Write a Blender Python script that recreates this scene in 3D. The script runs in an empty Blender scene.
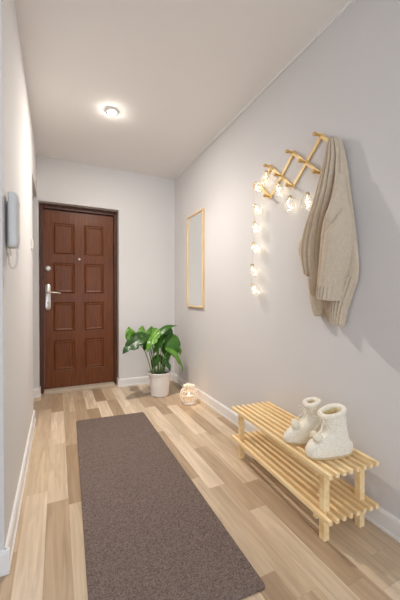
import bpy, bmesh, math, random
from mathutils import Vector, Matrix, noise
random.seed(7)
C = bpy.context.scene.collection
PI = math.pi
XR, XL, YB, H = 1.3185, -0.184, 3.543, 2.5      # right wall, left wall, back wall, ceiling height

# ------------------------------------------------------------------ helpers
def lin(r, g, b):
    f = lambda c: (c/255/12.92) if c/255 <= .04045 else ((c/255+.055)/1.055)**2.4
    return (f(r), f(g), f(b), 1)

def mat(name, col, rough=.6, metal=0, spec=.5, sheen=0):
    m = bpy.data.materials.new(name); m.use_nodes = True
    b = m.node_tree.nodes['Principled BSDF']
    b.inputs['Base Color'].default_value = col
    b.inputs['Roughness'].default_value = rough
    b.inputs['Metallic'].default_value = metal
    b.inputs['Specular IOR Level'].default_value = spec
    b.inputs['Sheen Weight'].default_value = sheen
    return m

def N(m, kind, **kw):
    n = m.node_tree.nodes.new(kind)
    for k, v in kw.items(): setattr(n, k, v)
    return n
def L(m, a, b): m.node_tree.links.new(a, b)

def grain(m, c1, c2, scale=(1, 1, 1), nscale=6, detail=6, bump=0, lo=.3, hi=.7):
    """noise driven two tone colour in object space, optional bump"""
    b = m.node_tree.nodes['Principled BSDF']
    tc = N(m, 'ShaderNodeTexCoord'); mp = N(m, 'ShaderNodeMapping')
    mp.inputs['Scale'].default_value = scale
    nz = N(m, 'ShaderNodeTexNoise'); nz.inputs['Scale'].default_value = nscale; nz.inputs['Detail'].default_value = detail
    cr = N(m, 'ShaderNodeValToRGB')
    cr.color_ramp.elements[0].position = lo; cr.color_ramp.elements[1].position = hi
    cr.color_ramp.elements[0].color = c1; cr.color_ramp.elements[1].color = c2
    L(m, tc.outputs['Object'], mp.inputs['Vector']); L(m, mp.outputs['Vector'], nz.inputs['Vector'])
    L(m, nz.outputs['Fac'], cr.inputs['Fac']); L(m, cr.outputs['Color'], b.inputs['Base Color'])
    if bump:
        bp = N(m, 'ShaderNodeBump'); bp.inputs['Strength'].default_value = bump; bp.inputs['Distance'].default_value = .004
        L(m, nz.outputs['Fac'], bp.inputs['Height']); L(m, bp.outputs['Normal'], b.inputs['Normal'])
    return m

class MB:
    """mesh collector"""
    def __init__(s): s.v = []; s.f = []
    def add(s, vs, fs):
        o = len(s.v); s.v += [tuple(v) for v in vs]; s.f += [tuple(i+o for i in f) for f in fs]; return s
    def box(s, a, b):
        x0, y0, z0 = a; x1, y1, z1 = b
        vs = [(x0,y0,z0),(x1,y0,z0),(x1,y1,z0),(x0,y1,z0),(x0,y0,z1),(x1,y0,z1),(x1,y1,z1),(x0,y1,z1)]
        return s.add(vs, [(0,3,2,1),(4,5,6,7),(0,1,5,4),(1,2,6,5),(2,3,7,6),(3,0,4,7)])
    def grid(s, rows, closed=False, cap=False, flip=False):
        n = len(rows[0]); vs = [p for r in rows for p in r]; fs = []
        for i in range(len(rows)-1):
            for j in range(n if closed else n-1):
                k = (j+1) % n
                q = (i*n+j, i*n+k, (i+1)*n+k, (i+1)*n+j)
                fs.append(q[::-1] if flip else q)
        if cap:
            a = tuple(range(n)); b = tuple((len(rows)-1)*n+j for j in range(n))
            fs += [a, b[::-1]] if flip else [a[::-1], b]
        return s.add(vs, fs)
    def lathe(s, prof, c=(0,0,0), n=32, cap=False):
        rows = [[(c[0]+r*math.cos(2*PI*j/n), c[1]+r*math.sin(2*PI*j/n), c[2]+z) for j in range(n)] for r, z in prof]
        return s.grid(rows, True, cap)
    def tube(s, pts, r, n=8, cap=True):
        pts = [Vector(p) for p in pts]; rows = []
        up = Vector((0,0,1))
        t0 = (pts[1]-pts[0]).normalized()
        if abs(t0.dot(up)) > .9: up = Vector((1,0,0))
        a = t0.cross(up).normalized()
        for i, p in enumerate(pts):
            t = (pts[min(i+1, len(pts)-1)]-pts[max(i-1, 0)]).normalized()
            a = (a-t*a.dot(t)).normalized(); b = t.cross(a)
            rr = r[i] if isinstance(r, (list, tuple)) else r
            rows.append([tuple(p+(a*math.cos(2*PI*j/n)+b*math.sin(2*PI*j/n))*rr) for j in range(n)])
        return s.grid(rows, True, cap)
    def ball(s, c, r, n=12, m=8, sq=(1,1,1)):
        rows = []
        for i in range(m+1):
            th = -PI/2+PI*i/m
            rows.append([(c[0]+sq[0]*r*math.cos(th)*math.cos(2*PI*j/n), c[1]+sq[1]*r*math.cos(th)*math.sin(2*PI*j/n), c[2]+sq[2]*r*math.sin(th)) for j in range(n)])
        return s.grid(rows, True)
    def build(s, name, m, parent=None, smooth=True, bevel=0, seg=2, loc=None):
        me = bpy.data.meshes.new(name); me.from_pydata(s.v, [], s.f)
        bm = bmesh.new(); bm.from_mesh(me)
        bmesh.ops.remove_doubles(bm, verts=bm.verts, dist=1e-6)
        bmesh.ops.dissolve_degenerate(bm, edges=bm.edges, dist=1e-7)
        bmesh.ops.recalc_face_normals(bm, faces=bm.faces)
        bm.to_mesh(me); bm.free()
        for p in me.polygons: p.use_smooth = smooth
        if smooth:
            try: me.set_sharp_from_angle(angle=math.radians(42))
            except Exception: pass
        me.materials.append(m)
        o = bpy.data.objects.new(name, me); C.objects.link(o)
        if parent: o.parent = parent
        if loc: o.location = loc
        if bevel:
            b = o.modifiers.new('bevel', 'BEVEL'); b.width = bevel; b.segments = seg; b.limit_method = 'ANGLE'; b.angle_limit = math.radians(40)
        return o

def thing(name, label, cat, loc=(0,0,0), rz=0, group=None):
    o = bpy.data.objects.new(name, None); C.objects.link(o); o.empty_display_size = .05
    o.location = loc; o.rotation_euler = (0, 0, rz); tag(o, label, cat, group); return o
def tag(o, label, cat, group=None):
    o['label'] = label; o['category'] = cat
    if group: o['group'] = group
    return o
def struct(o): o['kind'] = 'structure'; return o
def interp(keys, t):
    """smooth (catmull-rom) interpolation of [(t, v...)]"""
    if t <= keys[0][0]: return keys[0][1:]
    for i in range(len(keys)-1):
        if t <= keys[i+1][0]:
            a, b = keys[i], keys[i+1]; u = (t-a[0])/(b[0]-a[0])
            p0 = keys[max(i-1, 0)]; p3 = keys[min(i+2, len(keys)-1)]
            out = []
            for k in range(1, len(a)):
                m1 = (b[k]-p0[k])/max(b[0]-p0[0], 1e-6)*(b[0]-a[0]); m2 = (p3[k]-a[k])/max(p3[0]-a[0], 1e-6)*(b[0]-a[0])
                out.append((2*u**3-3*u*u+1)*a[k]+(u**3-2*u*u+u)*m1+(-2*u**3+3*u*u)*b[k]+(u**3-u*u)*m2)
            return tuple(out)
    return keys[-1][1:]
def spline(pts, n):
    k = [(float(i),)+tuple(p) for i, p in enumerate(pts)]
    return [interp(k, (len(pts)-1)*i/n) for i in range(n+1)]

# ------------------------------------------------------------------ materials
def plaster(name, col):
    m = mat(name, col, .85, spec=.25)
    b = m.node_tree.nodes['Principled BSDF']
    tc = N(m, 'ShaderNodeTexCoord'); nz = N(m, 'ShaderNodeTexNoise')
    nz.inputs['Scale'].default_value = 140; nz.inputs['Detail'].default_value = 3
    bp = N(m, 'ShaderNodeBump'); bp.inputs['Strength'].default_value = .06; bp.inputs['Distance'].default_value = .003
    L(m, tc.outputs['Object'], nz.inputs['Vector']); L(m, nz.outputs['Fac'], bp.inputs['Height']); L(m, bp.outputs['Normal'], b.inputs['Normal'])
    return m
M_white = plaster('white_paint', (.715, .70, .69, 1))
M_ceil = plaster('ceiling_paint', (.86, .835, .815, 1))
M_grey = plaster('grey_paint', (.68, .665, .662, 1))
M_trim = mat('white_lacquer', (.82, .81, .80, 1), .35)
M_wood = grain(mat('pale_pine', (.7, .45, .2, 1), .5), lin(238, 202, 145), lin(252, 229, 182), (14, 1.2, 14), 3.2, 6, .05, .3, .7)
M_rack = grain(mat('golden_pine', (.7, .45, .2, 1), .45), lin(236, 196, 120), lin(248, 216, 152), (14, 3, 3), 4, 5, .05)
M_peg = grain(mat('turned_pine', (.6, .4, .15, 1), .4), lin(190, 146, 74), lin(216, 174, 100), (5, 20, 20), 4, 4)
M_frame = grain(mat('mirror_frame_pine', (.7, .5, .3, 1), .5), lin(224, 188, 132), lin(240, 210, 160), (14, 14, 1.5), 4, 5)
M_mirror = mat('mirror_glass', (.94, .96, .945, 1), .015, 1)
M_door = grain(mat('dark_wood', (.08, .03, .02, 1), .38, spec=.35), lin(90, 45, 16), lin(126, 71, 34), (26, 26, 1.4), 3.2, 8, .04, .25, .75)
M_dframe = grain(mat('dark_frame_wood', (.08, .03, .02, 1), .4), lin(66, 32, 12), lin(90, 48, 22), (26, 26, 1.4), 3, 6)
M_steel = mat('satin_metal', (.72, .69, .64, 1), .32, .9)
M_brass = mat('worn_brass', (.5, .42, .28, 1), .4, .8)
M_sill = mat('threshold', lin(196, 180, 160), .45)
M_rug = grain(mat('carpet_pile', (.06, .045, .04, 1), 1, spec=.1), lin(86, 72, 66), lin(142, 126, 118), (1, 1, 1), 190, 3, .9, .27, .73)
M_knit = None
M_boot = grain(mat('cream_wool', (.8, .77, .7, 1), .95, spec=.15, sheen=.3), lin(230, 222, 203), lin(249, 243, 228), (1, 1, 1), 150, 2, .35)
M_fleece = grain(mat('yellow_fleece', (.7, .6, .4, 1), .95, spec=.1), lin(222, 204, 158), lin(240, 226, 188), (1, 1, 1), 160, 3, .8)
M_pom = grain(mat('cream_pompom', (.8, .75, .65, 1), .95, spec=.1), lin(228, 218, 194), lin(244, 237, 218), (1, 1, 1), 160, 3, .8)
M_sole = mat('tan_sole', lin(208, 186, 146), .8)
M_pot = mat('white_ceramic', lin(232, 228, 222), .5)
M_soil = grain(mat('dark_soil', (.02, .015, .01, 1), .95), lin(28, 20, 14), lin(62, 48, 34), (1, 1, 1), 90, 4, 1)
def leafmat(name, c1, c2):
    m = grain(mat(name, c1, .32, spec=.5), c1, c2, (1, 1, 1), 9, 4)
    b = m.node_tree.nodes['Principled BSDF']; out = m.node_tree.nodes['Material Output']
    tr = N(m, 'ShaderNodeBsdfTranslucent'); tr.inputs['Color'].default_value = (c2[0]*1.4, c2[1]*1.5, c2[2], 1)
    mx = N(m, 'ShaderNodeMixShader'); mx.inputs['Fac'].default_value = .25
    L(m, b.outputs[0], mx.inputs[1]); L(m, tr.outputs[0], mx.inputs[2]); L(m, mx.outputs[0], out.inputs['Surface'])
    return m
M_leafD = leafmat('deep_green_leaf', lin(36, 70, 24), lin(58, 100, 36))
M_leafM = leafmat('mid_green_leaf', lin(50, 96, 28), lin(80, 132, 44))
M_leafL = leafmat('young_green_leaf', lin(88, 144, 42), lin(124, 172, 66))
M_stem = mat('green_stem', lin(104, 138, 66), .5)
M_grey_plastic = mat('grey_plastic', lin(208, 208, 207), .4)
M_white_plastic = mat('white_plastic', lin(234, 230, 224), .4)
M_wax = mat('candle_wax', lin(244, 232, 208), .6)
M_white_wire = mat('white_coated_wire', lin(238, 232, 224), .5)
M_dark = mat('dark_gap', lin(40, 34, 30), .8)

def emis(name, col, s):
    m = bpy.data.materials.new(name); m.use_nodes = True
    b = m.node_tree.nodes['Principled BSDF']
    b.inputs['Base Color'].default_value = col; b.inputs['Emission Color'].default_value = col; b.inputs['Emission Strength'].default_value = s
    return m
M_lamp = emis('lamp_glow', (1, .94, .84, 1), 170)
M_led = emis('led_glow', (1, .88, .64, 1), 4)
M_flame = emis('flame_glow', (1, .66, .3, 1), 5)

def glassmat(name, frost=.12, tint=(1, 1, 1, 1)):
    m = bpy.data.materials.new(name); m.use_nodes = True
    nt = m.node_tree; nt.nodes.remove(nt.nodes['Principled BSDF']); out = nt.nodes['Material Output']
    t = N(m, 'ShaderNodeBsdfTransparent'); t.inputs['Color'].default_value = tint
    g = N(m, 'ShaderNodeBsdfGlossy'); g.inputs['Roughness'].default_value = .06
    d = N(m, 'ShaderNodeBsdfTranslucent'); d.inputs['Color'].default_value = (.97, .96, .93, 1)
    d2 = N(m, 'ShaderNodeBsdfDiffuse'); d2.inputs['Color'].default_value = (.95, .94, .91, 1)
    dm = N(m, 'ShaderNodeMixShader'); L(m, d.outputs[0], dm.inputs[1]); L(m, d2.outputs[0], dm.inputs[2])
    fr = N(m, 'ShaderNodeFresnel'); fr.inputs['IOR'].default_value = 1.22
    m1 = N(m, 'ShaderNodeMixShader'); m1.inputs['Fac'].default_value = frost
    m2 = N(m, 'ShaderNodeMixShader')
    L(m, t.outputs[0], m1.inputs[1]); L(m, dm.outputs[0], m1.inputs[2])
    fm = N(m, 'ShaderNodeMath', operation='MULTIPLY'); fm.inputs[1].default_value = .4; L(m, fr.outputs[0], fm.inputs[0]); L(m, fm.outputs[0], m2.inputs['Fac']); L(m, m1.outputs[0], m2.inputs[1]); L(m, g.outputs[0], m2.inputs[2]); L(m, m2.outputs[0], out.inputs['Surface'])
    return m
M_glass = glassmat('clear_glass', .15)
M_lantern_glass = glassmat('lantern_glass', .10, (1, .97, .93, 1))
M_pane = glassmat('window_pane', .02)

def knit(name, c1, c2):
    m = grain(mat(name, c1, .95, spec=.15, sheen=.25), c1, c2, (1, 1, 1), 60, 4)
    b = m.node_tree.nodes['Principled BSDF']
    tc = N(m, 'ShaderNodeTexCoord')
    w1 = N(m, 'ShaderNodeTexWave', bands_direction='Z'); w1.inputs['Scale'].default_value = 42; w1.inputs['Distortion'].default_value = 1.5
    w2 = N(m, 'ShaderNodeTexWave', bands_direction='Y'); w2.inputs['Scale'].default_value = 48; w2.inputs['Distortion'].default_value = 1.0
    ad = N(m, 'ShaderNodeMath', operation='ADD')
    bp = N(m, 'ShaderNodeBump'); bp.inputs['Strength'].default_value = .35; bp.inputs['Distance'].default_value = .002
    for w in (w1, w2): L(m, tc.outputs['Object'], w.inputs['Vector'])
    L(m, w1.outputs['Fac'], ad.inputs[0]); L(m, w2.outputs['Fac'], ad.inputs[1]); L(m, ad.outputs[0], bp.inputs['Height']); L(m, bp.outputs['Normal'], b.inputs['Normal'])
    return m
M_knit = knit('beige_knit', lin(198, 182, 160), lin(208, 192, 171))

SEED = 43.0
def laminate():
    m = mat('laminate_planks', (.5, .4, .3, 1), .38, spec=.4)
    b = m.node_tree.nodes['Principled BSDF']
    geo = N(m, 'ShaderNodeNewGeometry'); sp = N(m, 'ShaderNodeSeparateXYZ'); L(m, geo.outputs['Position'], sp.inputs[0])
    def mth(op, a, v=None, w=None):
        n = N(m, 'ShaderNodeMath', operation=op)
        for i, s in enumerate((a, v, w)):
            if s is None: continue
            if isinstance(s, (int, float)): n.inputs[i].default_value = s
            else: L(m, s, n.inputs[i])
        return n.outputs[0]
    W, Ln = .0985, .66
    u = mth('DIVIDE', mth('ADD', sp.outputs['X'], .05), W); su = mth('FLOOR', u)
    wn = N(m, 'ShaderNodeTexWhiteNoise', noise_dimensions='1D'); L(m, mth('ADD', su, SEED), wn.inputs['W'])
    v = mth('ADD', mth('DIVIDE', sp.outputs['Y'], Ln), mth('MULTIPLY', wn.outputs['Value'], 9.37)); sv = mth('FLOOR', v)
    cb = N(m, 'ShaderNodeCombineXYZ'); L(m, mth('ADD', su, SEED), cb.inputs[0]); L(m, sv, cb.inputs[1])
    w2 = N(m, 'ShaderNodeTexWhiteNoise', noise_dimensions='2D'); L(m, cb.outputs[0], w2.inputs['Vector'])
    cr = N(m, 'ShaderNodeValToRGB'); e = cr.color_ramp.elements
    e[0].position = 0; e[0].color = lin(168, 144, 117)
    e[1].position = 1; e[1].color = lin(230, 211, 187)
    for p, c in ((.22, lin(185, 161, 133)), (.5, lin(202, 180, 152)), (.78, lin(214, 194, 167))):
        x = e.new(p); x.color = c
    L(m, w2.outputs['Value'], cr.inputs['Fac'])
    # grain: long streaks, shifted for every board
    cb2 = N(m, 'ShaderNodeCombineXYZ')
    L(m, mth('MULTIPLY', sp.outputs['X'], 30), cb2.inputs[0]); L(m, mth('ADD', mth('MULTIPLY', sp.outputs['Y'], 2.2), mth('MULTIPLY', w2.outputs['Value'], 50)), cb2.inputs[1]); L(m, mth('MULTIPLY', w2.outputs['Value'], 31), cb2.inputs[2])
    nz = N(m, 'ShaderNodeTexNoise'); nz.inputs['Scale'].default_value = 1.0; nz.inputs['Detail'].default_value = 7; nz.inputs['Roughness'].default_value = .62; nz.inputs['Distortion'].default_value = .9
    L(m, cb2.outputs[0], nz.inputs['Vector'])
    gr = N(m, 'ShaderNodeValToRGB'); g = gr.color_ramp.elements
    g[0].position = .28; g[0].color = (.62, .585, .55, 1); g[1].position = .66; g[1].color = (1.06, 1.05, 1.04, 1)
    L(m, nz.outputs['Fac'], gr.inputs['Fac'])
    mx = N(m, 'ShaderNodeMix', data_type='RGBA', blend_type='MULTIPLY'); mx.inputs['Factor'].default_value = .8
    L(m, cr.outputs['Color'], mx.inputs['A']); L(m, gr.outputs['Color'], mx.inputs['B'])
    # seams
    fu = mth('FRACT', u); fv = mth('FRACT', v)
    seam = mth('MAXIMUM', mth('LESS_THAN', fu, .014), mth('LESS_THAN', fv, .003))
    mx2 = N(m, 'ShaderNodeMix', data_type='RGBA', blend_type='MULTIPLY'); L(m, mth('MULTIPLY', seam, .22), mx2.inputs['Factor'])
    mx2.inputs['B'].default_value = (.4, .33, .27, 1)
    L(m, mx.outputs['Result'], mx2.inputs['A']); L(m, mx2.outputs['Result'], b.inputs['Base Color'])
    return m
M_floor = laminate()

# ------------------------------------------------------------------ setting
YF, XO = -2.4, -2.2          # front (behind the camera) wall, far side of the open room at left
struct(MB().box((XO-.1, YF-.1, -.1), (XR+.1, YB+.35, 0)).build('floor', M_floor, smooth=False))
struct(MB().box((XO-.1, YF-.1, H), (XR+.1, YB+.35, H+.1)).build('ceiling', M_ceil, smooth=False))
struct(MB().box((XR, YF-.1, 0), (XR+.1, YB+.35, H)).build('wall_right', M_grey, smooth=False))
# back wall with the door opening (reveal 0.12 deep)
DX0, DX1, DZ = -.172, .643, 2.038
b = MB(); b.box((-1.2, YB, 0), (DX0, YB+.25, H)); b.box((DX1, YB, 0), (XR, YB+.25, H)); b.box((DX0, YB, DZ), (DX1, YB+.25, H))
struct(b.build('wall_back', M_white, smooth=False))
# left wall: pier, header over the side passage
b = MB(); b.box((XL-.14, 1.335, 0), (XL, 2.885, H)); b.box((XL-.14, 2.885, 2.07), (XL, YB, H))
struct(b.build('wall_left', M_white, smooth=False))
struct(MB().box((XO, 1.34, 0), (XL-.14, 1.44, H)).build('wall_side_room', M_white, smooth=False))
struct(MB().box((-1.2, 1.44, 0), (-1.1, YB, H)).build('wall_side_passage', M_white, smooth=False))
struct(MB().box((XO-.1, YF-.1, 0), (XO, 1.44, H)).build('wall_far_left', M_white, smooth=False))
# wall behind the camera with two daylight windows
W1, W2 = (-1.9, -.45), (-.05, 1.15)
b = MB(); z0, z1 = .7, 2.05
b.box((XO, YF-.1, 0), (XR, YF, z0)); b.box((XO, YF-.1, z1), (XR, YF, H))
for x0, x1 in ((XO, W1[0]), (W1[1], W2[0]), (W2[1], XR)): b.box((x0, YF-.1, z0), (x1, YF, z1))
struct(b.build('wall_front', M_white, smooth=False))
for k, (x0, x1) in enumerate((W1, W2)):
    f = MB(); t = .06
    f.box((x0, YF-.08, z0), (x1, YF-.03, z0+t)); f.box((x0, YF-.08, z1-t), (x1, YF-.03, z1))
    for xx in (x0, (x0+x1)/2-t/2, x1-t): f.box((xx, YF-.08, z0+t), (xx+t, YF-.03, z1-t))
    w = struct(f.build('window_%d' % (k+1), M_trim, smooth=False))
    MB().box((x0+.01, YF-.058, z0+.01), (x1-.01, YF-.052, z1-.01)).build('pane', M_pane, w, smooth=False)

def skirt(name, p, q, nrm, h=.088, t=.014):
    """baseboard from p to q on the wall, nrm points into the room"""
    p = Vector((p[0], p[1], 0)); q = Vector((q[0], q[1], 0)); n = Vector((nrm[0], nrm[1], 0))
    prof = [(0, 0), (t+.004, 0), (t+.004, .012), (t, .014), (t, h-.014), (t*.75, h-.004), (t*.4, h), (0, h)]
    rows = [[tuple(c+n*a+Vector((0, 0, z))) for a, z in prof] for c in (p, q)]
    return struct(MB().grid(rows, True, True).build(name, M_trim, smooth=False))
e = .0005
skirt('baseboard_right', (XR-e, YF), (XR-e, YB), (-1, 0))
skirt('baseboard_back', (DX1, YB-e), (XR-.02, YB-e), (0, -1))
skirt('baseboard_back_left', (-1.08, YB-e), (DX0, YB-e), (0, -1))
skirt('baseboard_reveal_right', (DX1-e, YB), (DX1-e, YB+.085), (-1, 0), .088, .010)
skirt('baseboard_reveal_left', (DX0+e, YB), (DX0+e, YB+.085), (1, 0), .088, .010)
skirt('baseboard_left', (XL+e, 1.325), (XL+e, 2.885), (1, 0))
skirt('baseboard_pier', (XL+.018, 1.335-e), (XO, 1.335-e), (0, -1))
# thin pale bead along the grey wall's top and its corner
struct(MB().box((XR-.010, YF, H-.020), (XR-e, YB, H-e)).build('trim_1', M_trim, smooth=False))
struct(MB().box((XR-.010, YB-.012, .09), (XR-e, YB-e, H-.02)).build('trim_2', M_trim, smooth=False))

# ------------------------------------------------------------------ entrance door
door = bpy.data.objects.new('door_1', None); C.objects.link(door); struct(door)
door.location = ((DX0+DX1)/2, YB+.12, 0)
door['label'] = 'dark brown wooden entrance door with eight raised panels'
def D(mb, name, m, par=door, **k):
    dl = Vector(door.location)
    mb.v = [tuple(Vector(v)-dl) for v in mb.v]
    return mb.build(name, m, par, **k)
fy0, fy1 = YB+.085, YB+.22
fx0, fx1, fz = DX0+.003, DX1-.003, DZ-.004
b = MB(); b.box((fx0, fy0, .0), (fx0+.038, fy1, fz)); b.box((fx1-.036, fy0, 0), (fx1, fy1, fz)); b.box((fx0+.038, fy0, fz-.045), (fx1-.036, fy1, fz))
frame = D(b, 'door_frame', M_dframe, smooth=False, bevel=.006)
lx0, lx1, lz0, lz1 = fx0+.041, fx1-.039, .040, fz-.050
ly = YB+.118
# leaf face with moulded panels
cols = [(-.040, .180), (.278, .492)]
rws = [(1.505, 1.85), (1.075, 1.415), (.655, .98), (.225, .560)]
b = MB()
xs = [lx0] + [x for c in cols for x in c] + [lx1]
zs = [lz0] + [z for r in rws[::-1] for z in r] + [lz1]
for i in range(len(xs)-1):
    for j in range(len(zs)-1):
        x0, x1, q0, q1 = xs[i], xs[i+1], zs[j], zs[j+1]
        if i % 2 == 1 and j % 2 == 1:
            loops = []
            for off, dep in ((0, 0), (.006, .006), (.011, .007), (.017, -.002), (.022, -.003), (.034, .003), (.040, .003)):
                loops.append([(x0+off, ly+dep, q0+off), (x1-off, ly+dep, q0+off), (x1-off, ly+dep, q1-off), (x0+off, ly+dep, q1-off)])
            b.grid(loops, True); b.add(loops[-1], [(0, 1, 2, 3)])
        else:
            b.add([(x0, ly, q0), (x1, ly, q0), (x1, ly, q1), (x0, ly, q1)], [(0, 1, 2, 3)])
b.add([(lx0, ly, lz0), (lx1, ly, lz0), (lx1, ly+.05, lz0), (lx0, ly+.05, lz0)], [(0, 1, 2, 3)])
b.add([(lx0, ly, lz1), (lx1, ly, lz1), (lx1, ly+.05, lz1), (lx0, ly+.05, lz1)], [(0, 1, 2, 3)])
b.add([(lx0, ly, lz0), (lx0, ly, lz1), (lx0, ly+.05, lz1), (lx0, ly+.05, lz0)], [(0, 1, 2, 3)])
b.add([(lx1, ly, lz0), (lx1, ly, lz1), (lx1, ly+.05, lz1), (lx1, ly+.05, lz0)], [(0, 1, 2, 3)])
b.add([(lx0, ly+.05, lz0), (lx1, ly+.05, lz0), (lx1, ly+.05, lz1), (lx0, ly+.05, lz1)], [(0, 1, 2, 3)])
leaf = D(b, 'door_leaf', M_door, smooth=False)
D(MB().box((fx0+.038, YB+.02, .0), (fx1-.036, YB+.22, .034)), 'threshold', M_sill, smooth=False, bevel=.005)
# long handle plate with lever
def capsule_plate(cx, z0, z1, w, y0, y1, n=10):
    pr = []
    for k in range(n+1): a = PI*k/n; pr.append((cx+w*math.cos(a), z1-w+w*math.sin(a)))
    for k in range(n+1): a = PI+PI*k/n; pr.append((cx+w*math.cos(a), z0+w+w*math.sin(a)))
    rows = []
    for y, s in ((y1, 1), (y0+.004, 1), (y0, .86)):
        zc = (z0+z1)/2
        rows.append([(cx+(x-cx)*s, y, zc+(z-zc)*(1-(1-s)*.25)) for x, z in pr])
    return MB().grid(rows, True, True)
hx = -.090
hp = D(capsule_plate(hx, .895, 1.178, .027, ly-.014, ly-.0005), 'handle_plate', M_steel)
hp['label'] = 'long satin metal handle plate'
lev = MB(); lev.tube(spline([(hx, ly-.012, 1.085), (hx, ly-.045, 1.085), (hx+.03, ly-.052, 1.086), (hx+.08, ly-.052, 1.083), (hx+.125, ly-.045, 1.078)], 16), [.010]*8+[.009]*5+[.008]*4, 10)
D(lev, 'lever', M_steel)
D(MB().tube([(hx, ly-.002, .975), (hx, ly-.019, .975)], .010, 16), 'keyhole', M_brass)
lk = MB(); rows = [[(hx+r*math.cos(2*PI*j/24), ly-y, 1.345+r*math.sin(2*PI*j/24)) for j in range(24)] for r, y in ((.028, .0005), (.028, .008), (.022, .013), (.013, .014), (.011, .017))]
lk.grid(rows, True, True); D(lk, 'door_lock', M_steel)
pk = MB(); rows = [[(.228+r*math.cos(2*PI*j/16), ly-y, 1.463+r*math.sin(2*PI*j/16)) for j in range(16)] for r, y in ((.012, .0005), (.012, .004), (.007, .006), (.006, .004))]
pk.grid(rows, True, True); D(pk, 'peephole', M_steel)

# ------------------------------------------------------------------ rug
def rug():
    c = [(.138, 2.700), (.695, 2.652), (.669, .858), (.086, .892)]
    out = []
    for i in range(4):
        p = Vector(c[i]); a = (Vector(c[i-1])-p).normalized(); d = (Vector(c[(i+1) % 4])-p).normalized()
        r = .022; ctr = p+(a+d)*r
        for k in range(7):
            u = k/6; q = (p+a*r)*(1-u)**2+p*2*u*(1-u)+(p+d*r)*u*u
            out.append(q)
    cx = sum((q.x for q in out))/len(out); cy = sum((q.y for q in out))/len(out)
    rows = []
    for z, ins in ((.0005, 0), (.006, 0), (.0085, .004)):
        rows.append([(q.x-ins*(1 if q.x > cx else -1), q.y-ins*(1 if q.y > cy else -1), z) for q in out])
    return MB().grid(rows, True, True)
tag(rug().build('rug', M_rug), 'long dark brown-grey carpet runner lying on the light laminate floor', 'rug')

# ------------------------------------------------------------------ slatted bench
bench = thing('shoe_bench', 'low pale pine slatted shoe bench with a lower shelf against the grey wall', 'bench', (1.153, 1.277, 0), math.radians(-3.2))
HT, HL, LEN = .315, .128, .418
nsl = 8; half = .134
def slats(name, z, dx=0):
    for k in range(nsl):
        x = -half+2*half*k/(nsl-1)+dx
        MB().box((x-.0088, -LEN, z-.019), (x+.0088, LEN, z)).build(name, M_wood, bench, smooth=False, bevel=.0012)
slats('top_slat', HT); slats('shelf_slat', HL)
for sy in (-1, 1):
    for sx in (-1, 1):
        x = sx*(half-.030)
        MB().box((x-.0150, sy*.352-.0145, .0), (x+.0150, sy*.352+.0145, HT-.0195)).build('leg', M_wood, bench, smooth=False, bevel=.002)
    for z, nm in ((HT-.0195, 'top_rail'), (HL-.0195, 'shelf_rail')):
        y0 = sy*.352-sy*.015; y1 = y0-sy*.020
        MB().box((-half+.0, min(y0, y1), z-.026), (half-.0, max(y0, y1), z)).build(nm, M_wood, bench, smooth=False, bevel=.002)

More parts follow.
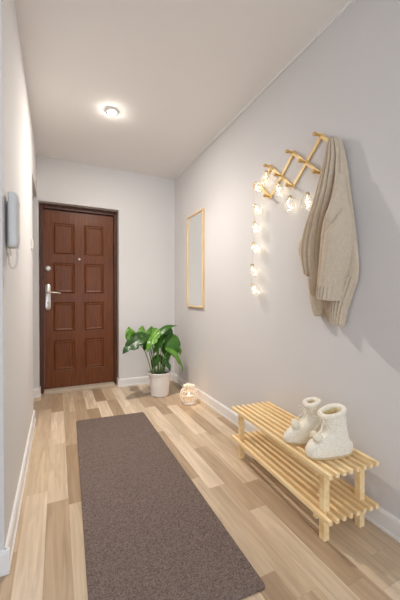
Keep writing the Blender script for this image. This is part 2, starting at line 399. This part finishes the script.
# ------------------------------------------------------------------ knitted booties
def bootie(label, loc, rz, seed, slim=0):
    t = thing('knitted_bootie', label, 'bootie', loc, rz, 'pair of cream booties on the bench')
    # z, front, back, half width front, half width back
    K = [(0, .112, -.102, .036, .034), (.012, .124, -.110, .044, .040), (.03, .126, -.112, .047, .042), (.05, .118, -.106, .047, .043), (.068, .104, -.092, .045, .043),
         (.085, .076, -.084, .044, .042), (.100, .056, -.078, .043, .042), (.120, .043, -.071, .043, .043), (.150, .045, -.064, .045, .045), (.185, .051, -.060, .047, .047), (.200, .053, -.059, .048, .048)]
    if slim: K = [(z, f*(1+.10*slim*max(0, 1-z/.09)), b_, w1*(1-.10*slim*max(0, 1-z/.09)), w2) for z, f, b_, w1, w2 in K]
    if slim: K = [(z, f-slim*.022*min(1, max(0, z-.08)/.06), b_+slim*.022*min(1, max(0, z-.08)/.06), w1-slim*.008*min(1, max(0, z-.08)/.06), w2-slim*.008*min(1, max(0, z-.08)/.06)) for z, f, b_, w1, w2 in K]
    nn = 48; rows = []
    def ring(z, grow=0, nz=.0028, k=None):
        f, bk, wf, wb = interp(K, z) if k is None else k
        c = (f+bk)/2; a = (f-bk)/2+grow; r = []
        for j in range(nn):
            th = 2*PI*j/nn; ct, st = math.cos(th), math.sin(th)
            w = (wf*(1+ct)/2+wb*(1-ct)/2)+grow
            x = c+a*math.copysign(abs(ct)**.9, ct); y = w*math.copysign(abs(st)**.85, st)
            d = noise.noise(Vector((x*55+seed, y*55, z*55)))*nz+noise.noise(Vector((x*18+seed, y*18, z*18)))*nz*.8
            q = Vector((x-c, y, 0)).normalized()
            zt = -.28*(x-.0)*min(1, max(0, z-.10)/.09)
            r.append((x+q.x*d, y+q.y*d, z+d*.3+zt))
        return r
    for i in range(34): rows.append(ring(.008+.187*i/33))
    body = MB().grid(rows, True, False).build('upper', M_boot, t)
    # sole
    rows = []
    for z, g in ((.0, -.004), (.003, .002), (.010, .003), (.013, -.002)):
        rows.append(ring(max(z, 0), g, 0, (.122, -.108, .043, .039)))
    so = MB().grid(rows, True, True).build('sole', M_sole, t); so['label'] = 'tan felt sole'
    # thick rolled rim and fleece lining
    rows = []
    f, bk, wf, wb = K[-1][1:]
    for k in range(13):
        a = 2*PI*k/12; off = .011*math.cos(a); z = .196+.012*math.sin(a)
        rows.append(ring(z, off-.004, .0022, (f, bk, wf, wb)))
    cu = MB().grid(rows, True).build('cuff', M_boot, t)
    rows = [ring(.203, -.012, .001, (f, bk, wf, wb)), ring(.19, -.015, .001, (f, bk, wf, wb)), ring(.13, -.013, .001, (f, bk, wf, wb)), ring(.09, -.016, .001, (.034, -.078, .043, .043))]
    li = MB().grid(rows, True)
    n0 = len(li.v)-nn; li.f.append(tuple(range(n0, n0+nn)))
    li = li.build('lining', M_fleece, t); li['label'] = 'pale yellow fleece lining'
    # cord tied at the front with two pom-poms
    cord = MB(); sh0 = -.022*slim
    P1, P2 = (.080, .016, .090), (.070, -.024, .084)
    cord.tube(spline([(.048+sh0, .012, .165), (.058+sh0, .016, .140), (.072+sh0*.5, .024, .118), P1], 10), .0022, 6)
    cord.tube(spline([(.048+sh0, .006, .165), (.058+sh0, -.008, .140), (.068+sh0*.5, -.022, .115), P2], 10), .0022, 6)
    cord.tube(spline([(.048+sh0, .010, .165), (.068+sh0, .036, .176), (.068+sh0, .046, .160), (.048+sh0, .012, .160)], 12), .002, 6)
    cord.tube(spline([(.048+sh0, .008, .165), (.068+sh0, -.026, .172), (.068+sh0, -.036, .155), (.048+sh0, .004, .160)], 12), .002, 6)
    f_, b__, w_, _w = interp(K, .163)
    ring_pts = [((f_+b__)/2+((f_-b__)/2+.001)*math.cos(2*PI*k/40), (w_+.001)*math.sin(2*PI*k/40), .163-.19*((f_+b__)/2+(f_-b__)/2*math.cos(2*PI*k/40))) for k in range(41)]
    cord.tube(ring_pts, .0026, 6)
    cord.build('cord', M_boot, t)
    for px, py, pz in (P1, P2):
        p = MB().ball((px, py, pz), .0215, 20, 14)
        p.v = [tuple(Vector((px, py, pz))+(Vector(v)-Vector((px, py, pz)))*(1+.16*noise.noise(Vector(v)*140))) for v in p.v]
        p.build('pompom', M_pom, t)
    return t
bz = HT+.0005
bootie('cream knitted bootie nearer the camera, standing in front on the right end of the bench', (1.130, .985, bz), math.radians(168), 3)
bootie('cream knitted bootie standing behind, further from the camera, toward the bench middle', (1.136, 1.114, bz), math.radians(155), 41, 1)

# ------------------------------------------------------------------ accordion peg rack
rack = thing('peg_rack', 'golden pine accordion peg rack fixed on the grey wall', 'coat rack', (XR, 1.40, 1.82))
ra = Vector((XR, 1.40, 1.82))
pit = .2155; y0 = 1.214
top = [(y0+pit*k, 1.917) for k in range(3)]; bot = [(y0+.003+pit*k, 1.715) for k in range(3)]
mid = [(y0-pit/2+.002+pit*k, 1.817) for k in range(4)]
def bar(p, q, xo):
    a = Vector((0, p[0], p[1])); c = Vector((0, q[0], q[1])); d = (c-a).normalized(); nrm = Vector((0, -d.z, d.y)); w = .0095
    a = a-d*.012; c = c+d*.012
    x0, x1 = XR-.012-xo, XR-.003-xo
    vs = []
    for x in (x0, x1):
        for pt, s in ((a, 1), (a, -1), (c, -1), (c, 1)):
            v = pt+nrm*w*s; vs.append((x-ra.x, v.y-ra.y, v.z-ra.z))
    return MB().add(vs, [(0, 1, 2, 3), (7, 6, 5, 4), (0, 4, 5, 1), (1, 5, 6, 2), (2, 6, 7, 3), (3, 7, 4, 0)])
fr = []   # larger y is left in the view; front layer runs down to the right
for k in range(3):
    fr.append((top[k], mid[k], bot[k-1]) if k > 0 else (top[k], mid[k], None))
for k in range(3):
    t_, m_, b_ = fr[k]; bar(t_, b_ if b_ else m_, .0095).build('slat', M_rack, rack, smooth=False, bevel=.0015)
bar(mid[3], bot[2], .0095).build('slat', M_rack, rack, smooth=False, bevel=.0015)
bar(bot[0], mid[0], 0).build('slat', M_rack, rack, smooth=False, bevel=.0015)
for k in range(2): bar(bot[k+1], top[k], 0).build('slat', M_rack, rack, smooth=False, bevel=.0015)
bar(top[2], mid[3], 0).build('slat', M_rack, rack, smooth=False, bevel=.0015)
for y, z in top+mid+bot:
    prof = [(.0065, 0), (.0065, .014), (.0075, .022), (.0105, .032), (.0115, .039), (.0095, .044), (.004, .046)]
    rows = [[(-.022-h, y-ra.y+r*math.cos(2*PI*j/14), z-ra.z+r*math.sin(2*PI*j/14)) for j in range(14)] for r, h in [(.0065, -.02)]+prof]
    MB().grid(rows, True, True).build('peg', M_peg, rack)

# ------------------------------------------------------------------ cardigan
card = thing('cardigan', 'beige knitted cardigan with ribbed cuffs hanging from the right end of the peg rack', 'cardigan', (XR-.05, 1.10, 1.83))
ca = Vector(card.location)
def panel(name, rows_key, depth, back, folds, nr=70, nc=56, t0=0., t1=1., m=None, rib=None, rn=10, noise_a=.003, seed=0., drop=None):
    """closed cloth tube; rows_key [(t, z, yleft, yright)], depth(t) max offset, folds(s,t) adds"""
    rows = []
    for i in range(nr+1):
        t = t0+(t1-t0)*i/nr
        z, yl, yr = interp(rows_key, t)
        fr_, bk_ = [], []
        for j in range(nc+1):
            s = j/nc; ss = .5-.5*math.cos(PI*s)*(.6)-.5*(1-2*s)*.4
            prof = max(math.sin(PI*ss), 0)**.42
            y = yl+(yr-yl)*ss
            zz = z+(drop(ss) if drop else 0)*(t**6)
            n3 = noise.noise(Vector((y*9+seed, zz*5, seed)))*noise_a*2
            f = folds(ss, t)*prof+n3*prof
            r_ = rib*math.cos(2*PI*rn*ss)*prof if rib else 0
            fr_.append((XR-back-.006-(depth(t)-.006)*prof-f-r_, y, zz))
            if 0 < j < nc: bk_.append((XR-back, y, zz))
        rows.append([tuple(Vector(p)-ca) for p in fr_+bk_[::-1]])
    return MB().grid(rows, True, True).build(name, m or M_knit, card)
ease = lambda t: min(1, t*1.0)
# back layer, right side of the garment down to the lowest hem tip
def ridge(x): return abs(math.sin(PI*x))**.6*2-1.1
A = [(0, 1.812, 1.100, 1.080), (.10, 1.720, 1.10, 1.050), (.25, 1.570, 1.11, 1.027), (.40, 1.430, 1.13, 1.006), (.55, 1.290, 1.15, .987), (.66, 1.190, 1.16, .977), (.72, 1.140, 1.165, .980), (.80, 1.075, 1.17, 1.002), (.88, 1.010, 1.170, 1.030), (.94, .960, 1.160, 1.046), (1, .915, 1.140, 1.060)]
panel('back_panel', A, lambda t: .024+.010*t, .012, lambda s, t: .008*ridge(2.5*s+.3)*min(1, t*2), t1=.74, seed=2)
panel('hem', A, lambda t: .050+.008*(t-.74)*4, .010, lambda s, t: .003*math.cos(2*PI*1.5*s+1), t0=.725, t1=1, nr=26, nc=120, rib=.0055, rn=11, drop=lambda s: -.034*(s-.25))
# front body with deep vertical folds
Bk = [(0, 1.846, 1.116, 1.094), (.015, 1.838, 1.126, 1.082), (.06, 1.800, 1.146, 1.066), (.12, 1.745, 1.160, 1.052), (.21, 1.658, 1.185, 1.046), (.30, 1.570, 1.214, 1.044), (.40, 1.480, 1.246, 1.060), (.50, 1.386, 1.286, 1.085), (.60, 1.300, 1.306, 1.105), (.66, 1.240, 1.302, 1.112), (.75, 1.165, 1.280, 1.12), (.86, 1.075, 1.260, 1.135), (1, .985, 1.244, 1.150)]
def body_fold(s, t):
    a = .009+.017*min(1, t*2.2)
    ph = 5.4*s**1.45+.16*math.sin(3.2*t+1)+.05*math.sin(9*t)
    deep = -.040*math.exp(-((s-.80+.06*t)/.045)**2)*min(1, t*3)
    return a*ridge(ph)+deep
panel('body', Bk, lambda t: .046+.046*min(1, t*2.4)-.01*t, .018, body_fold, nr=110, nc=150, t1=.755, seed=4)
panel('front_band', [(0, 1.185, 1.222, 1.150), (.3, 1.140, 1.222, 1.148), (.7, 1.085, 1.220, 1.150), (1, 1.048, 1.205, 1.156)], lambda t: .082, .034, lambda s, t: .004*math.cos(2*PI*1.5*s), nr=24, nc=90, rib=.005, rn=8, drop=lambda s: .03-.05*s)
# elbow of the far sleeve bulging out at left, and its cuff below
E_ = [(0, 1.430, 1.285, 1.215), (.15, 1.380, 1.316, 1.215), (.35, 1.328, 1.345, 1.220), (.5, 1.284, 1.352, 1.222), (.65, 1.245, 1.336, 1.224), (.8, 1.205, 1.312, 1.222), (1, 1.150, 1.285, 1.210)]
panel('far_sleeve', E_, lambda t: .045+.02*math.sin(PI*t), .014, lambda s, t: .008*math.sin(7*t+3*s)-.012*math.exp(-((t-.55)/.09)**2), seed=8)
F_ = [(0, 1.140, 1.282, 1.180), (.3, 1.070, 1.272, 1.165), (.6, 1.010, 1.262, 1.166), (.85, .962, 1.246, 1.172), (1, .930, 1.226, 1.182)]
panel('far_cuff', F_, lambda t: .050-.006*t, .016, lambda s, t: .003*math.cos(2*PI*2*s), nr=40, nc=80, seed=12, rib=.0016, drop=lambda s: .012*s)
# near sleeve hanging in front with ribbed cuff
S = [(0, 1.640, 1.058, 1.040), (.08, 1.590, 1.064, 1.030), (.20, 1.510, 1.078, 1.016), (.30, 1.435, 1.098, .998), (.40, 1.375, 1.112, .990), (.54, 1.290, 1.126, .990), (.72, 1.180, 1.138, 1.010), (.86, 1.098, 1.147, 1.028), (1, 1.020, 1.150, 1.044)]
def sl_fold(s, t):
    k = math.exp(-((t-.30)/.13)**2)
    return .022*k*ridge(1.4*s+3.0*t)+.009*ridge(1.7*s+.25+.2*t)*min(1, t*2)
panel('sleeve', S, lambda t: .046+.066*min(1, t*2.2), .042, sl_fold, nr=90, t1=.885, seed=20)
panel('cuff', S, lambda t: .110, .044, lambda s, t: .005*math.cos(2*PI*1.3*s+2), t0=.87, t1=1, nr=22, nc=110, rib=.0055, rn=11, drop=lambda s: .018*(1-s)-.004)

# ------------------------------------------------------------------ fairy light string
gar = thing('fairy_light_string', 'string of small glass jar fairy lights draped over the peg rack', 'string lights', (XR-.04, 1.76, 1.80))
ga = Vector(gar.location)
caps = [(1.632, 1.873, .012, .15), (1.762, 1.838, .010, -.75), (1.520, 1.762, .0, .0), (1.418, 1.645, .0, .0), (1.266, 1.614, .012, .0),
        (1.784, 1.692, 0, -.7), (1.784, 1.571, 0, -.5), (1.794, 1.424, 0, -.65), (1.810, 1.268, 0, -.45), (1.810, 1.124, 0, -.75)]
GX = XR-.046
bulbs = []
for k, (y, z, dx, tilt) in enumerate(caps):
    c = Vector((GX-dx, y, z))-ga
    R_ = Matrix.Rotation(tilt, 4, 'X')
    def rot(mb): mb.v = [tuple(c+R_ @ Vector(v)) for v in mb.v]; return mb
    g = MB().lathe([(.011, -.006), (.011, -.016), (.018, -.024), (.030, -.038), (.035, -.056), (.034, -.070), (.027, -.084), (.014, -.092), (.001, -.094)], n=24)
    bulb = rot(g).build('bulb', M_glass, gar)
    rot(MB().lathe([(.001, .004), (.009, .004), (.0125, .001), (.0125, -.010), (.001, -.010)], n=16)).build('cap', M_brass, bulb)
    led = MB(); rr = random.Random(k*5+1); lp = [(0, 0, -.008)]
    for q in range(9):
        a = rr.uniform(0, 2*PI); r = rr.uniform(.004, .022); h = -.030-.052*q/8
        lp.append((r*math.cos(a), r*math.sin(a), h)); led.ball(lp[-1], .0024, 8, 6)
    led.tube(lp, .0006, 5)
    rot(led).build('led_cluster', M_led, bulb)
    li = bpy.data.lights.new('bulb_glow', 'POINT'); li.energy = .03; li.color = (1, .84, .58); li.shadow_soft_size = .018
    lo = bpy.data.objects.new('bulb_glow', li); C.objects.link(lo); lo.parent = bulb; lo.location = c+R_ @ Vector((0, 0, -.055))
w = MB()
order = [4, 3, 2, 0, 1, 5, 6, 7, 8, 9]
path = []
for i, k in enumerate(order):
    y, z, dx, _ = caps[k]; p = Vector((GX-dx, y, z+.004))
    if i:
        q = path[-1]; mid_ = (p+q)/2
        sag = .035 if abs(p.y-q.y) > .05 else 0
        for u in (.25, .5, .75):
            path.append(q.lerp(p, u)+Vector((0, .006*math.sin(5*u+i), -sag*4*u*(1-u))))
    path.append(p)
w.tube([tuple(p-ga) for p in path], .0011, 5)
last = path[-1]; tail = spline([tuple(last-ga), tuple(last-ga+Vector((0, -.055, -.03))), tuple(last-ga+Vector((.004, -.075, -.10))), tuple(last-ga+Vector((.004, -.085, -.16)))], 14)
w.tube(tail, .0011, 5)
w.build('wire', M_brass, gar)

# ------------------------------------------------------------------ wall mirror
mir = thing('wall_mirror', 'tall narrow mirror in a thin pale wood frame on the grey wall', 'mirror', (XR, 2.882, 1.42))
ym, zm, fw, fd = .203, .492, .016, .022
for a, c in (((-fd, -ym, -zm), (-e, ym, -zm+fw)), ((-fd, -ym, zm-fw), (-e, ym, zm)), ((-fd, -ym, -zm+fw), (-e, -ym+fw, zm-fw)), ((-fd, ym-fw, -zm+fw), (-e, ym, zm-fw))):
    MB().box(a, c).build('frame', M_frame, mir, smooth=False, bevel=.002)
MB().box((-.012, -ym+fw, -zm+fw), (-.004, ym-fw, zm-fw)).build('mirror_glass', M_mirror, mir, smooth=False)

# ------------------------------------------------------------------ plant
PX, PY = .978, 3.06
plant = thing('potted_plant', 'leafy green houseplant in a white ribbed pot in the corner by the door', 'plant', (PX, PY, 0))
pr = [(.001, 0), (.084, 0), (.090, .006)]
for i in range(15):
    z = .012+.212*i/15; r = .091+.024*z/.23
    pr += [(r, z), (r+.0022, z+.007), (r, z+.0138)]
pr += [(.117, .226), (.121, .232), (.121, .246), (.117, .250), (.112, .247), (.109, .215), (.001, .213)]
MB().lathe(pr, n=48).build('pot', M_pot, plant)
so = MB().lathe([(.001, .224), (.05, .226), (.109, .219), (.109, .214)], n=32)
so.v = [(x, y, z+.006*noise.noise(Vector((x*40, y*40, 1)))) for x, y, z in so.v]
so.build('soil', M_soil, plant)
def leaf_(att, tip, wid, m, face=(-.25, -.75, .6), droop=.12, vfold=.18, base=None, seed=0, lobes=0):
    o = Vector((PX, PY, 0)); a = Vector(att)-o; t = Vector(tip)-o
    d = t-a; ln = d.length; d.normalize()
    n = Vector(face); n = (n-d*n.dot(d)).normalized(); s = d.cross(n)
    nl, nw = 30, 10; rows = []
    for i in range(nl+1):
        u = i/nl
        # heart outline
        wv = wid/2*(math.sin(PI*min(1, u**.62))**.75)*(1.05-.12*u) if 0 < u < 1 else 0.0004
        if lobes: wv *= 1-.30*max(0, math.sin(2*PI*lobes*u+seed))**3*(1 if u > .25 else 0)
        row = []
        for j in range(nw+1):
            v = -1+2*j/nw
            back = .22*ln*max(0, 1-u*2.4)*(abs(v)**1.3)*(1 if u < .42 else 0)
            p = a+d*(ln*u-back)+s*(wv*v)
            p += n*(-vfold*wv*abs(v)*.6+droop*ln*4*u*(1-u)*.5+.010*math.sin(9*u+seed)*abs(v)+.05*wid*noise.noise(Vector((u*3+seed, v*2, 0))))
            p -= Vector((0, 0, 1))*droop*.3*ln*u*u
            row.append(tuple(p))
        rows.append(row)
    lf = MB().grid(rows).build('leaf', m, plant)
    sm = lf.modifiers.new('thick', 'SOLIDIFY'); sm.thickness = .0016
    # midrib (part of the leaf's stem) and petiole down to the soil
    if base is None: base = ((a.x*.28+random.uniform(-.02, .02)), (a.y*.2+random.uniform(-.02, .02)), .222)
    bv = Vector(base); midp = bv.lerp(a, .55)+Vector((0, 0, .05))*(1 if a.z > .35 else .6); midp.x = bv.x+(a.x-bv.x)*.38
    st = MB().tube(spline([tuple(bv), tuple(midp), tuple(a+n*.001), tuple(a+d*ln*.12+n*.001)], 14), [.0048]*6+[.004]*5+[.0028]*4, 7)
    st.build('stem', M_stem, lf)
lv = [((.790, 3.04, .632), (.570, 2.95, .500), .17, M_leafD, (-.2, -.65, .75), .16),
      ((.894, 3.05, .610), (1.165, 3.05, .752), .10, M_leafM, (-.35, -.55, .9), .20),
      ((.690, 3.12, .610), (.672, 3.15, .730), .11, M_leafL, (.1, -.9, .25), .05),
      ((.800, 3.12, .610), (.812, 3.15, .735), .105, M_leafL, (.0, -.9, .25), .05),
      ((.895, 3.13, .610), (.920, 3.16, .728), .09, M_leafL, (.1, -.9, .3), .05),
      ((.925, 3.00, .660), (.800, 2.93, .500), .11, M_leafL, (-.35, -.6, .7), .14),
      ((1.100, 3.04, .600), (1.120, 2.97, .400), .17, M_leafM, (-.15, -.9, .35), .06),
      ((1.045, 2.98, .470), (1.185, 2.94, .285), .085, M_leafL, (.25, -.6, .8), .45),
      ((1.00, 3.05, .600), (.890, 2.98, .470), .10, M_leafM, (-.3, -.7, .6), .15),
      ((1.041, 3.08, .520), (1.065, 3.02, .360), .10, M_leafM, (0, -.9, .3), .1),
      ((.949, 3.04, .420), (.905, 2.99, .320), .06, M_leafM, (-.2, -.8, .5), .1),
      ((1.084, 3.13, .690), (1.120, 3.08, .540), .10, M_leafD, (0, -.8, .5), .12),
      ((.82, 3.06, .610), (.70, 2.99, .545), .10, M_leafM, (-.2, -.6, .8), .12),
      ((1.00, 3.14, .66), (1.04, 3.10, .54), .10, M_leafD, (0, -.8, .5), .12),
      ((.87, 3.10, .62), (.80, 3.03, .49), .09, M_leafM, (-.2, -.8, .4), .12),
      ((.95, 3.12, .68), (.93, 3.06, .56), .09, M_leafL, (-.1, -.8, .4), .12),
      ((1.02, 3.00, .37), (1.06, 2.95, .275), .06, M_leafD, (0, -.8, .5), .15),
      ((.99, 3.10, .40), (1.03, 3.05, .30), .07, M_leafD, (0, -.8, .5), .15),
      ((.93, 3.10, .38), (.90, 3.05, .29), .06, M_leafD, (0, -.8, .5), .15),
      ((1.16, 3.06, .54), (1.19, 3.0, .42), .08, M_leafL, (.2, -.8, .5), .15)]
for k, q in enumerate(lv): leaf_(q[0], q[1], q[2], q[3], q[4], q[5], seed=k*1.7, lobes=3 if k in (0, 5, 6, 8) else 0)

# ------------------------------------------------------------------ candle lantern
CX, CY = 1.158, 2.70
lan = thing('candle_lantern', 'round white openwork candle lantern glowing on the floor by the grey wall', 'lantern', (CX, CY, 0)); lan.scale = (.87, .87, .87)
def lr(z):   # globe radius at height z
    return interp([(.022, .052), (.035, .072), (.06, .092), (.09, .099), (.12, .097), (.15, .085), (.175, .066), (.19, .058), (.2, .062)], z)[0]
foot = MB().lathe([(.058, 0), (.072, .001), (.074, .008), (.066, .016), (.054, .022), (.001, .022), (.001, .014), (.05, .012), (.058, 0)], n=40); foot.build('foot', M_white_wire, lan)
nr_ = 20
for k in range(nr_):
    a0 = 2*PI*k/nr_
    pts = []
    for i in range(15):
        z = .022+.172*i/14; r = lr(z)+.001; a = a0
        pts.append((r*math.cos(a), r*math.sin(a), z))
    MB().tube(pts, .0034, 6).build('rib', M_white_wire, lan)
for z in (.055, .108, .150):
    r = lr(z)+.002
    MB().tube([(r*math.cos(2*PI*k/40), r*math.sin(2*PI*k/40), z) for k in range(41)], .0034, 6).build('band', M_white_wire, lan)
MB().lathe([(.056, .186), (.066, .19), (.070, .198), (.066, .204), (.058, .202), (.055, .192), (.056, .186)], n=40).build('rim', M_white_wire, lan)
MB().lathe([(lr(.024+.160*i/16)-.005, .024+.160*i/16) for i in range(17)], n=36).build('glass_globe', M_lantern_glass, lan)
cd = thing('candle', 'short wax candle burning inside the round white lantern', 'candle', (CX, CY, .0198)); cd.scale = (.87, .87, .87)
MB().lathe([(.001, 0), (.030, 0), (.031, .004), (.031, .058), (.028, .061), (.012, .057), (.001, .056)], n=28).build('wax', M_wax, cd)
MB().tube([(0, 0, .055), (.001, 0, .066), (.002, 0, .070)], .0012, 6).build('wick', M_dark, cd)
MB().lathe([(.0005, .064), (.005, .068), (.0075, .076), (.006, .088), (.003, .098), (.0004, .106)], n=14).build('flame', M_flame, cd)
def light(name, kind, loc, energy, col, size, rot=(0, 0, 0), parent=None, **kw):
    li = bpy.data.lights.new(name, kind); li.energy = energy; li.color = col
    if kind == 'AREA': li.shape = kw.get('shape', 'DISK'); li.size = size; li.size_y = kw.get('sy', size)
    else: li.shadow_soft_size = size
    o = bpy.data.objects.new(name, li); C.objects.link(o); o.location = loc; o.rotation_euler = rot
    if parent: o.parent = parent
    return o
light('flame_light', 'POINT', (0, 0, .115), .17, (1, .62, .30), .012, parent=cd)

# ------------------------------------------------------------------ ceiling downlight(s)
def downlight(x, y, label):
    t = thing('ceiling_spotlight', label, 'ceiling light', (x, y, H), 0)
    MB().lathe([(.030, -.0005), (.046, -.0005), (.047, -.004), (.040, -.010), (.030, -.011), (.028, -.004), (.030, -.0005)], n=36).build('ring', M_trim, t)
    MB().lathe([(.001, -.024), (.014, -.023), (.025, -.018), (.030, -.010), (.030, -.001)], n=28).build('lamp', M_lamp, t)
    return t
downlight(.396, 2.454, 'small round lit ceiling spotlight in the middle of the white ceiling')

# ------------------------------------------------------------------ intercom
ic = thing('intercom_phone', 'grey intercom handset with a coiled cord on the left white wall', 'intercom', (XL, 1.45, 1.24))
MB().box((e, -.015, -.03), (.012, .055, .185)).build('base_plate', M_white_plastic, ic, smooth=False, bevel=.005, seg=3)
hs = []
for i in range(25):
    u = i/24; z = .205*u
    th = .030+.007*math.sin(PI*u)**.5+(.004 if u < .2 or u > .8 else 0)
    half_w = .042*(1-.12*(2*u-1)**2)
    r = []
    for j in range(24):
        a = 2*PI*j/24; ca_, sa_ = math.cos(a), math.sin(a)
        x = .0125+th/2-.004+(th/2)*math.copysign(abs(ca_)**.45, ca_); y = -.026+half_w*math.copysign(abs(sa_)**.45, sa_)
        r.append((x, y, z))
    hs.append(r)
def shrink(r, k, dz):
    cx = sum(p[0] for p in r)/len(r); cy = sum(p[1] for p in r)/len(r)
    return [(cx+(p[0]-cx)*k, cy+(p[1]-cy)*k, p[2]+dz) for p in r]
hs = [shrink(hs[0], .75, -.006), shrink(hs[0], .93, -.004)]+hs+[shrink(hs[-1], .93, .004), shrink(hs[-1], .7, .007)]
MB().grid(hs, True, True).build('handset', M_grey_plastic, ic)
cpts = spline([(.034, -.030, 0), (.040, -.032, -.030), (.036, -.030, -.068), (.024, -.026, -.090), (.011, -.020, -.070), (.009, -.010, -.03), (.008, 0, -.004)], 150)
coil = []
for i, p in enumerate(cpts):
    a = i*1.15; coil.append((max(p[0]+.0038*math.cos(a), .0045), p[1]+.0038*math.sin(a), p[2]))
MB().tube(coil, .0026, 6).build('cord', M_white_plastic, ic)

# light switch near the far end of the left wall
sw = thing('light_switch', 'small white light switch near the far edge of the left white wall', 'switch', (XL, 2.76, 1.455))
MB().box((e, -.041, -.041), (.009, .041, .041)).build('switch_plate', M_white_plastic, sw, smooth=False, bevel=.003)
MB().box((.0092, -.028, -.028), (.013, .028, .028)).build('rocker', M_white_plastic, sw, smooth=False, bevel=.002)

# ------------------------------------------------------------------ light
WARM = (1, .93, .86)
light('spot_light', 'AREA', (.396, 2.454, H-.026), 8, WARM, .07)
bm_ = light('spot_beam', 'SPOT', (.396, 2.454, H-.028), 66, WARM, .03, Vector((.10, -.16, -1)).to_track_quat('-Z', 'Y').to_euler())
bm_.data.spot_size = math.radians(128); bm_.data.spot_blend = 1
light('rear_fill_light', 'AREA', (.45, -1.2, H-.026), 4.5, WARM, .10)  # added fill with no fixture, behind the camera, for soft bounce light
for x0, x1 in (W1, W2):
    light('daylight', 'AREA', ((x0+x1)/2, YF-.14, (z0+z1)/2), 19*(x1-x0), (.74, .86, 1), x1-x0, (PI/2, 0, 0), shape='RECTANGLE', sy=z1-z0)
wd = bpy.data.worlds.new('World'); bpy.context.scene.world = wd; wd.use_nodes = True
wd.node_tree.nodes['Background'].inputs['Color'].default_value = (.72, .82, 1, 1)
wd.node_tree.nodes['Background'].inputs['Strength'].default_value = .6

# ------------------------------------------------------------------ camera
cam = bpy.data.cameras.new('camera'); co = bpy.data.objects.new('camera', cam); C.objects.link(co)
co.location = (0, 0, 1.0351); co.rotation_euler = (math.radians(90-.534), 0, math.radians(-25.342))
cam.sensor_width = 36; cam.lens = 36*301.6/600; cam.clip_start = .02
sc = bpy.context.scene; sc.camera = co
sc.view_settings.view_transform = 'Standard'; sc.view_settings.look = 'None'; sc.view_settings.gamma = 1; sc.view_settings.use_curve_mapping = False
sc.view_settings.exposure = .56
try:
    sc.cycles.use_denoising = True; sc.cycles.max_bounces = 10; sc.cycles.diffuse_bounces = 6; sc.cycles.transparent_max_bounces = 16
except Exception: pass
